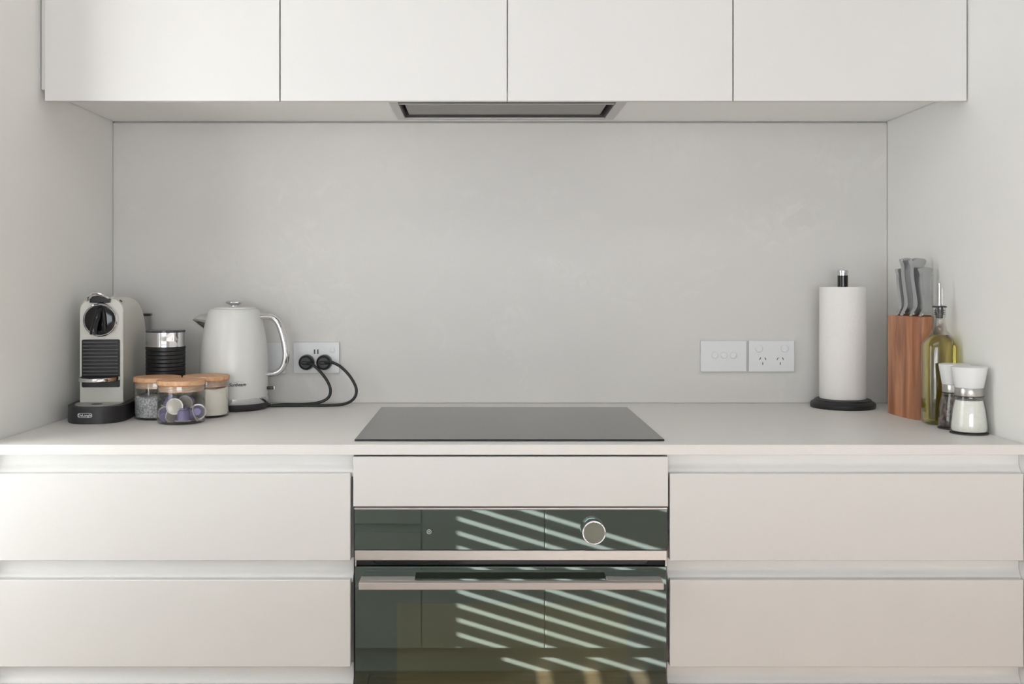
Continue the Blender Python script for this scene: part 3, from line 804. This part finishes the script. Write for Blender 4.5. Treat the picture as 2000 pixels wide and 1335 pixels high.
for i, (off, d, lab) in enumerate(pods):
    if i == 0: t = p0
    else:
        t = p0.copy(); COL.objects.link(t)
        for ch in list(p0.children):
            c = ch.copy(); COL.objects.link(c); c.parent = t
    t.location = (jx + off[0], jy + off[1], CT + off[2])
    t.rotation_euler = Vector(d).to_track_quat('Z', 'Y').to_euler()
    t['label'] = lab

# ------------------------------------------------------------------ paper towel on its stand
TX, TY = 0.8875, 2.5450
st = thing('paper_towel_holder', 'black paper towel holder with chrome-tipped post and round base', 'paper towel holder', (TX, TY, CT))
b = new(); lathe(b, [(0, 0), (0.0765, 0), (0.0775, 0.003), (0.0775, 0.010), (0.074, 0.0145), (0.069, 0.0165), (0.067, 0.0200), (0.062, 0.0220), (0, 0.0225)], 64); obj('base', b, M['black'], st)
b = new(); lathe(b, [(0, 0.0225), (0.0125, 0.0225), (0.0125, 0.3255), (0, 0.3255)], 32); obj('post', b, M['blackgloss'], st)
b = new(); lathe(b, [(0, 0.3256), (0.0132, 0.3256), (0.0132, 0.3270), (0.0120, 0.3280), (0.0120, 0.3305), (0.0134, 0.3320), (0.0134, 0.3370), (0.0115, 0.3395), (0, 0.3400)], 32); obj('post_cap', b, M['chrome'], st)
rl = thing('paper_towel_roll', 'white embossed paper towel roll standing on the black holder', 'paper towel', (TX, TY, CT + 0.0228))
b = new()
prof = [(0.0200, 0.0), (0.0545, 0.0), (0.0557, 0.002), (0.0557, 0.2725), (0.0545, 0.2745), (0.0200, 0.2745), (0.0200, 0.0)]
lathe(b, prof, 72, cap=False); obj('paper', b, M['paper'], rl)
b = new(); lathe(b, [(0.0170, 0.001), (0.0199, 0.001), (0.0199, 0.2740), (0.0170, 0.2740), (0.0170, 0.001)], 40, cap=False); obj('cardboard_core', b, mat('cardboard', (178, 150, 120), 0.9), rl)

# ------------------------------------------------------------------ knife block and knives
kb_ = thing('knife_block', 'oval acacia wood knife block holding steel knives, in the corner', 'knife block', (0.985, 2.36, CT))
out = [(0.9555, 2.433), (0.9545, 2.395), (0.9570, 2.355), (0.9625, 2.322), (0.9715, 2.301), (0.984, 2.295), (0.997, 2.299), (1.0085, 2.312), (1.0160, 2.338), (1.0195, 2.375), (1.0195, 2.433)]
sm = [(p.x, p.y) for p in spline([(x, y, 0) for x, y in out], 5)]
b = new(); prism(b, sm, CT, CT + 0.2310, 0.0012, 2); kbody = obj('body', b, M['acacia'], kb_, True)
def knife(label, x, y, L, rz, sc=1.0, top=1.0):
    t = thing('kitchen_knife', label, 'knife', (x, y, CT + 0.2312), rz, group='steel-handled knives in the block')
    sp_ = [(-0.0150, 0.0), (-0.0130, 0.05), (-0.0050, 0.12), (-0.0010, 0.20), (-0.0022, 0.32), (-0.0065, 0.5), (-0.0105, 0.68), (-0.0115, 0.80), (-0.0115, 0.87), (-0.0150, 0.94), (-0.0190, 0.985), (-0.0165, 1.0)]
    be_ = [(-0.006, 1.018), (0.004, 1.016), (0.0125 * top, 1.002), (0.0165 * top, 0.975), (0.0165 * top, 0.93), (0.0120, 0.84), (0.0100, 0.70), (0.0120, 0.5), (0.0155, 0.30), (0.0150, 0.16), (0.0165, 0.07), (0.0185, 0.0)]
    A = [(p.x * sc, p.z * L) for p in spline([(u, 0, v) for u, v in sp_], 4)] + [(p.x * sc, p.z * L) for p in spline([(u, 0, v) for u, v in be_], 4)]
    b = new(); prism(b, A, -0.0070 * sc, 0.0070 * sc, 0.0036, 4, axis='y')
    obj('handle', b, M['knife'], t, ang=50)
    b = new(); box(b, -0.010 * sc, 0.012 * sc, -0.0012, 0.0012, -0.0003, 0.002); obj('blade_heel', b, M['slot'], t)
RZK = math.radians(16)
knife('short steel knife handle at the back of the block, nearest the splashback', 0.9790, 2.4185, 0.108, RZK, 0.68)
knife('tall steel knife handle, second from the splashback side', 0.9790, 2.385, 0.1310, RZK, 0.86)
knife('tall steel knife handle with broad curled end, centre of the block', 0.9880, 2.352, 0.1300, RZK * 0.7, 0.92, 1.45)
knife('steel knife handle tucked behind the tallest broad-ended one', 1.0030, 2.4050, 0.1280, RZK, 0.75)
knife('shorter steel knife handle at the front of the block beside the oil bottle', 0.9975, 2.327, 0.1095, RZK * 0.8, 0.85, 1.2)

# ------------------------------------------------------------------ oil bottle
OBX, OBY = 0.9930, 2.2430
ob = thing('oil_bottle', 'clear glass bottle of golden olive oil with steel pourer, before the knife block', 'bottle', (OBX, OBY, CT))
def sq(t, z):
    # squarish body with rounded corners, round neck
    k = 1.0 if z < 0.165 else max(0.0, 1 - (z - 0.165) / 0.035)
    n = 2 + 2.2 * k
    tt = t + 0.12
    return 1.0 / (abs(math.cos(tt)) ** n + abs(math.sin(tt)) ** n) ** (1 / n)
HB = 0.0345
outer = [(0, 0.0), (HB - 0.006, 0.0), (HB - 0.001, 0.003), (HB, 0.008), (HB, 0.168), (HB - 0.0012, 0.176), (HB - 0.0055, 0.186), (HB - 0.0135, 0.196), (HB - 0.020, 0.206), (0.0125, 0.216), (0.0112, 0.226), (0.0112, 0.230), (0.0130, 0.2335), (0.0130, 0.2535)]
inner = [(0.0120, 0.2535), (0.0118, 0.234), (0.0088, 0.226), (0.0100, 0.216), (0.0120, 0.206), (HB - 0.0165, 0.1945), (HB - 0.0085, 0.184), (HB - 0.0038, 0.1745), (HB - 0.0026, 0.168), (HB - 0.0026, 0.010), (HB - 0.006, 0.0055), (0, 0.0065)]
b = new(); lathe(b, outer + inner, 72, cap=False, shape=sq); obj('glass', b, M['glass'], ob)
b = new()
lathe(b, [(0, 0.2536), (0.0145, 0.2536), (0.0150, 0.2545), (0.0148, 0.2560), (0.0110, 0.2570), (0, 0.2572)], 32)
pr = obj('pourer', b, M['black'], ob)
b = new(); lathe(b, [(0, 0.2300), (0.0068, 0.2300), (0.0075, 0.2380), (0.0117, 0.2384), (0.0117, 0.2396), (0.0080, 0.2400), (0.0080, 0.2420), (0.0117, 0.2424), (0.0117, 0.2436), (0.0080, 0.2440), (0.0080, 0.2460), (0.0117, 0.2464), (0.0117, 0.2476), (0.0085, 0.2480), (0.0070, 0.2534), (0, 0.2534)], 24); obj('cork', b, M['black'], pr)
b = new(); tube(b, [(0, 0, 0.257), (0, 0, 0.275), (0, 0, 0.294), (-0.0003, -0.0002, 0.3065)], lambda t: 0.0036 - 0.0004 * t, 14, 6); obj('spout', b, M['satin'], pr)
b = new(); tube(b, [(0.003, 0, 0.2571), (0.0055, 0, 0.262), (0.0058, 0, 0.292), (0.0045, 0, 0.298)], 0.0009, 8, 5); obj('air_tube', b, M['satin'], pr)
o = new(); lathe(o, [(0, 0.0072), (HB - 0.0066, 0.0062), (HB - 0.0030, 0.0105), (HB - 0.0030, 0.168), (HB - 0.0042, 0.1745), (HB - 0.0089, 0.184), (HB - 0.0169, 0.1940), (0, 0.1940)], 72, shape=sq)
oo = obj('olive_oil', o, M['oil']); oo.location = (OBX, OBY, CT); tag(oo, 'golden olive oil filling the glass bottle up to its shoulder', 'oil'); oo['kind'] = 'stuff'

# ------------------------------------------------------------------ salt and pepper mills
def mill(name, label, x, y, s, m, fname, flabel, fcat):
    t = thing(name, label, 'mill', (x, y, CT), group='glass mills with white caps')
    b = new()
    pr_ = [(0, 0), (0.0350, 0), (0.0365, 0.0015), (0.0370, 0.006), (0.0366, 0.018), (0.0352, 0.034), (0.0330, 0.050), (0.0300, 0.064), (0.0278, 0.0725), (0.0276, 0.0758)]
    inn = [(0.0255, 0.0758), (0.0257, 0.0725), (0.0280, 0.063), (0.0310, 0.049), (0.0332, 0.033), (0.0346, 0.018), (0.0348, 0.0080), (0.0330, 0.0050), (0, 0.0045)]
    lathe(b, [(r * s, z) for r, z in pr_ + inn], 64, cap=False); obj('glass', b, M['glass'], t)
    b = new(); lathe(b, [(0, -0.0), (0.0345 * s, 0.0), (0.0372 * s, 0.0004), (0.0374 * s, 0.0024), (0.0368 * s, 0.0026), (0.0368 * s, 0.0004)], 64, cap=False); obj('foot_ring', b, M['slot'], t)
    b = new(); lathe(b, [(0, 0.0762), (0.0275 * s, 0.0762), (0.0280 * s, 0.0775), (0.0280 * s, 0.0925), (0.0274 * s, 0.0935), (0, 0.0935)], 56); cl = obj('steel_collar', b, M['satin'], t)
    b = new(); lathe(b, [(0.0279 * s, 0.0755), (0.0286 * s, 0.0757), (0.0286 * s, 0.0775), (0.0279 * s, 0.0778)], 56, cap=False); obj('collar_seal', b, M['slot'], cl)
    b = new(); lathe(b, [(0, 0.0937), (0.0272 * s, 0.0937), (0.0280 * s, 0.0950), (0.0300 * s, 0.1050), (0.0328 * s, 0.1200), (0.0352 * s, 0.1335), (0.0352 * s, 0.1350), (0.0340 * s, 0.1362), (0, 0.1368)], 64); obj('cap', b, M['white'], t)
    b = new(); lathe(b, [(0, 0.0050)] + [(r * s - 0.0004, z) for r, z in ((0.0326, 0.0056), (0.0344, 0.0090), (0.0342, 0.018), (0.0328, 0.033), (0.0306, 0.049), (0.0276, 0.063), (0.0262, 0.068))] + [(0, 0.0685)], 56)
    f = obj(fname, b, m); f.location = (x, y, CT); tag(f, flabel, fcat); f['kind'] = 'stuff'
mill('salt_mill', 'glass mill of white salt with white cap, frontmost by the wall', 0.9905, 2.1005, 0.985, M['salt'], 'salt', 'white salt filling the frontmost glass mill', 'salt')
mill('pepper_mill', 'glass mill of dark peppercorns with white cap, behind the salt mill', 0.9930, 2.1700, 0.900, M['peppercorn'], 'peppercorns', 'dark peppercorns filling the glass mill behind the salt', 'pepper')
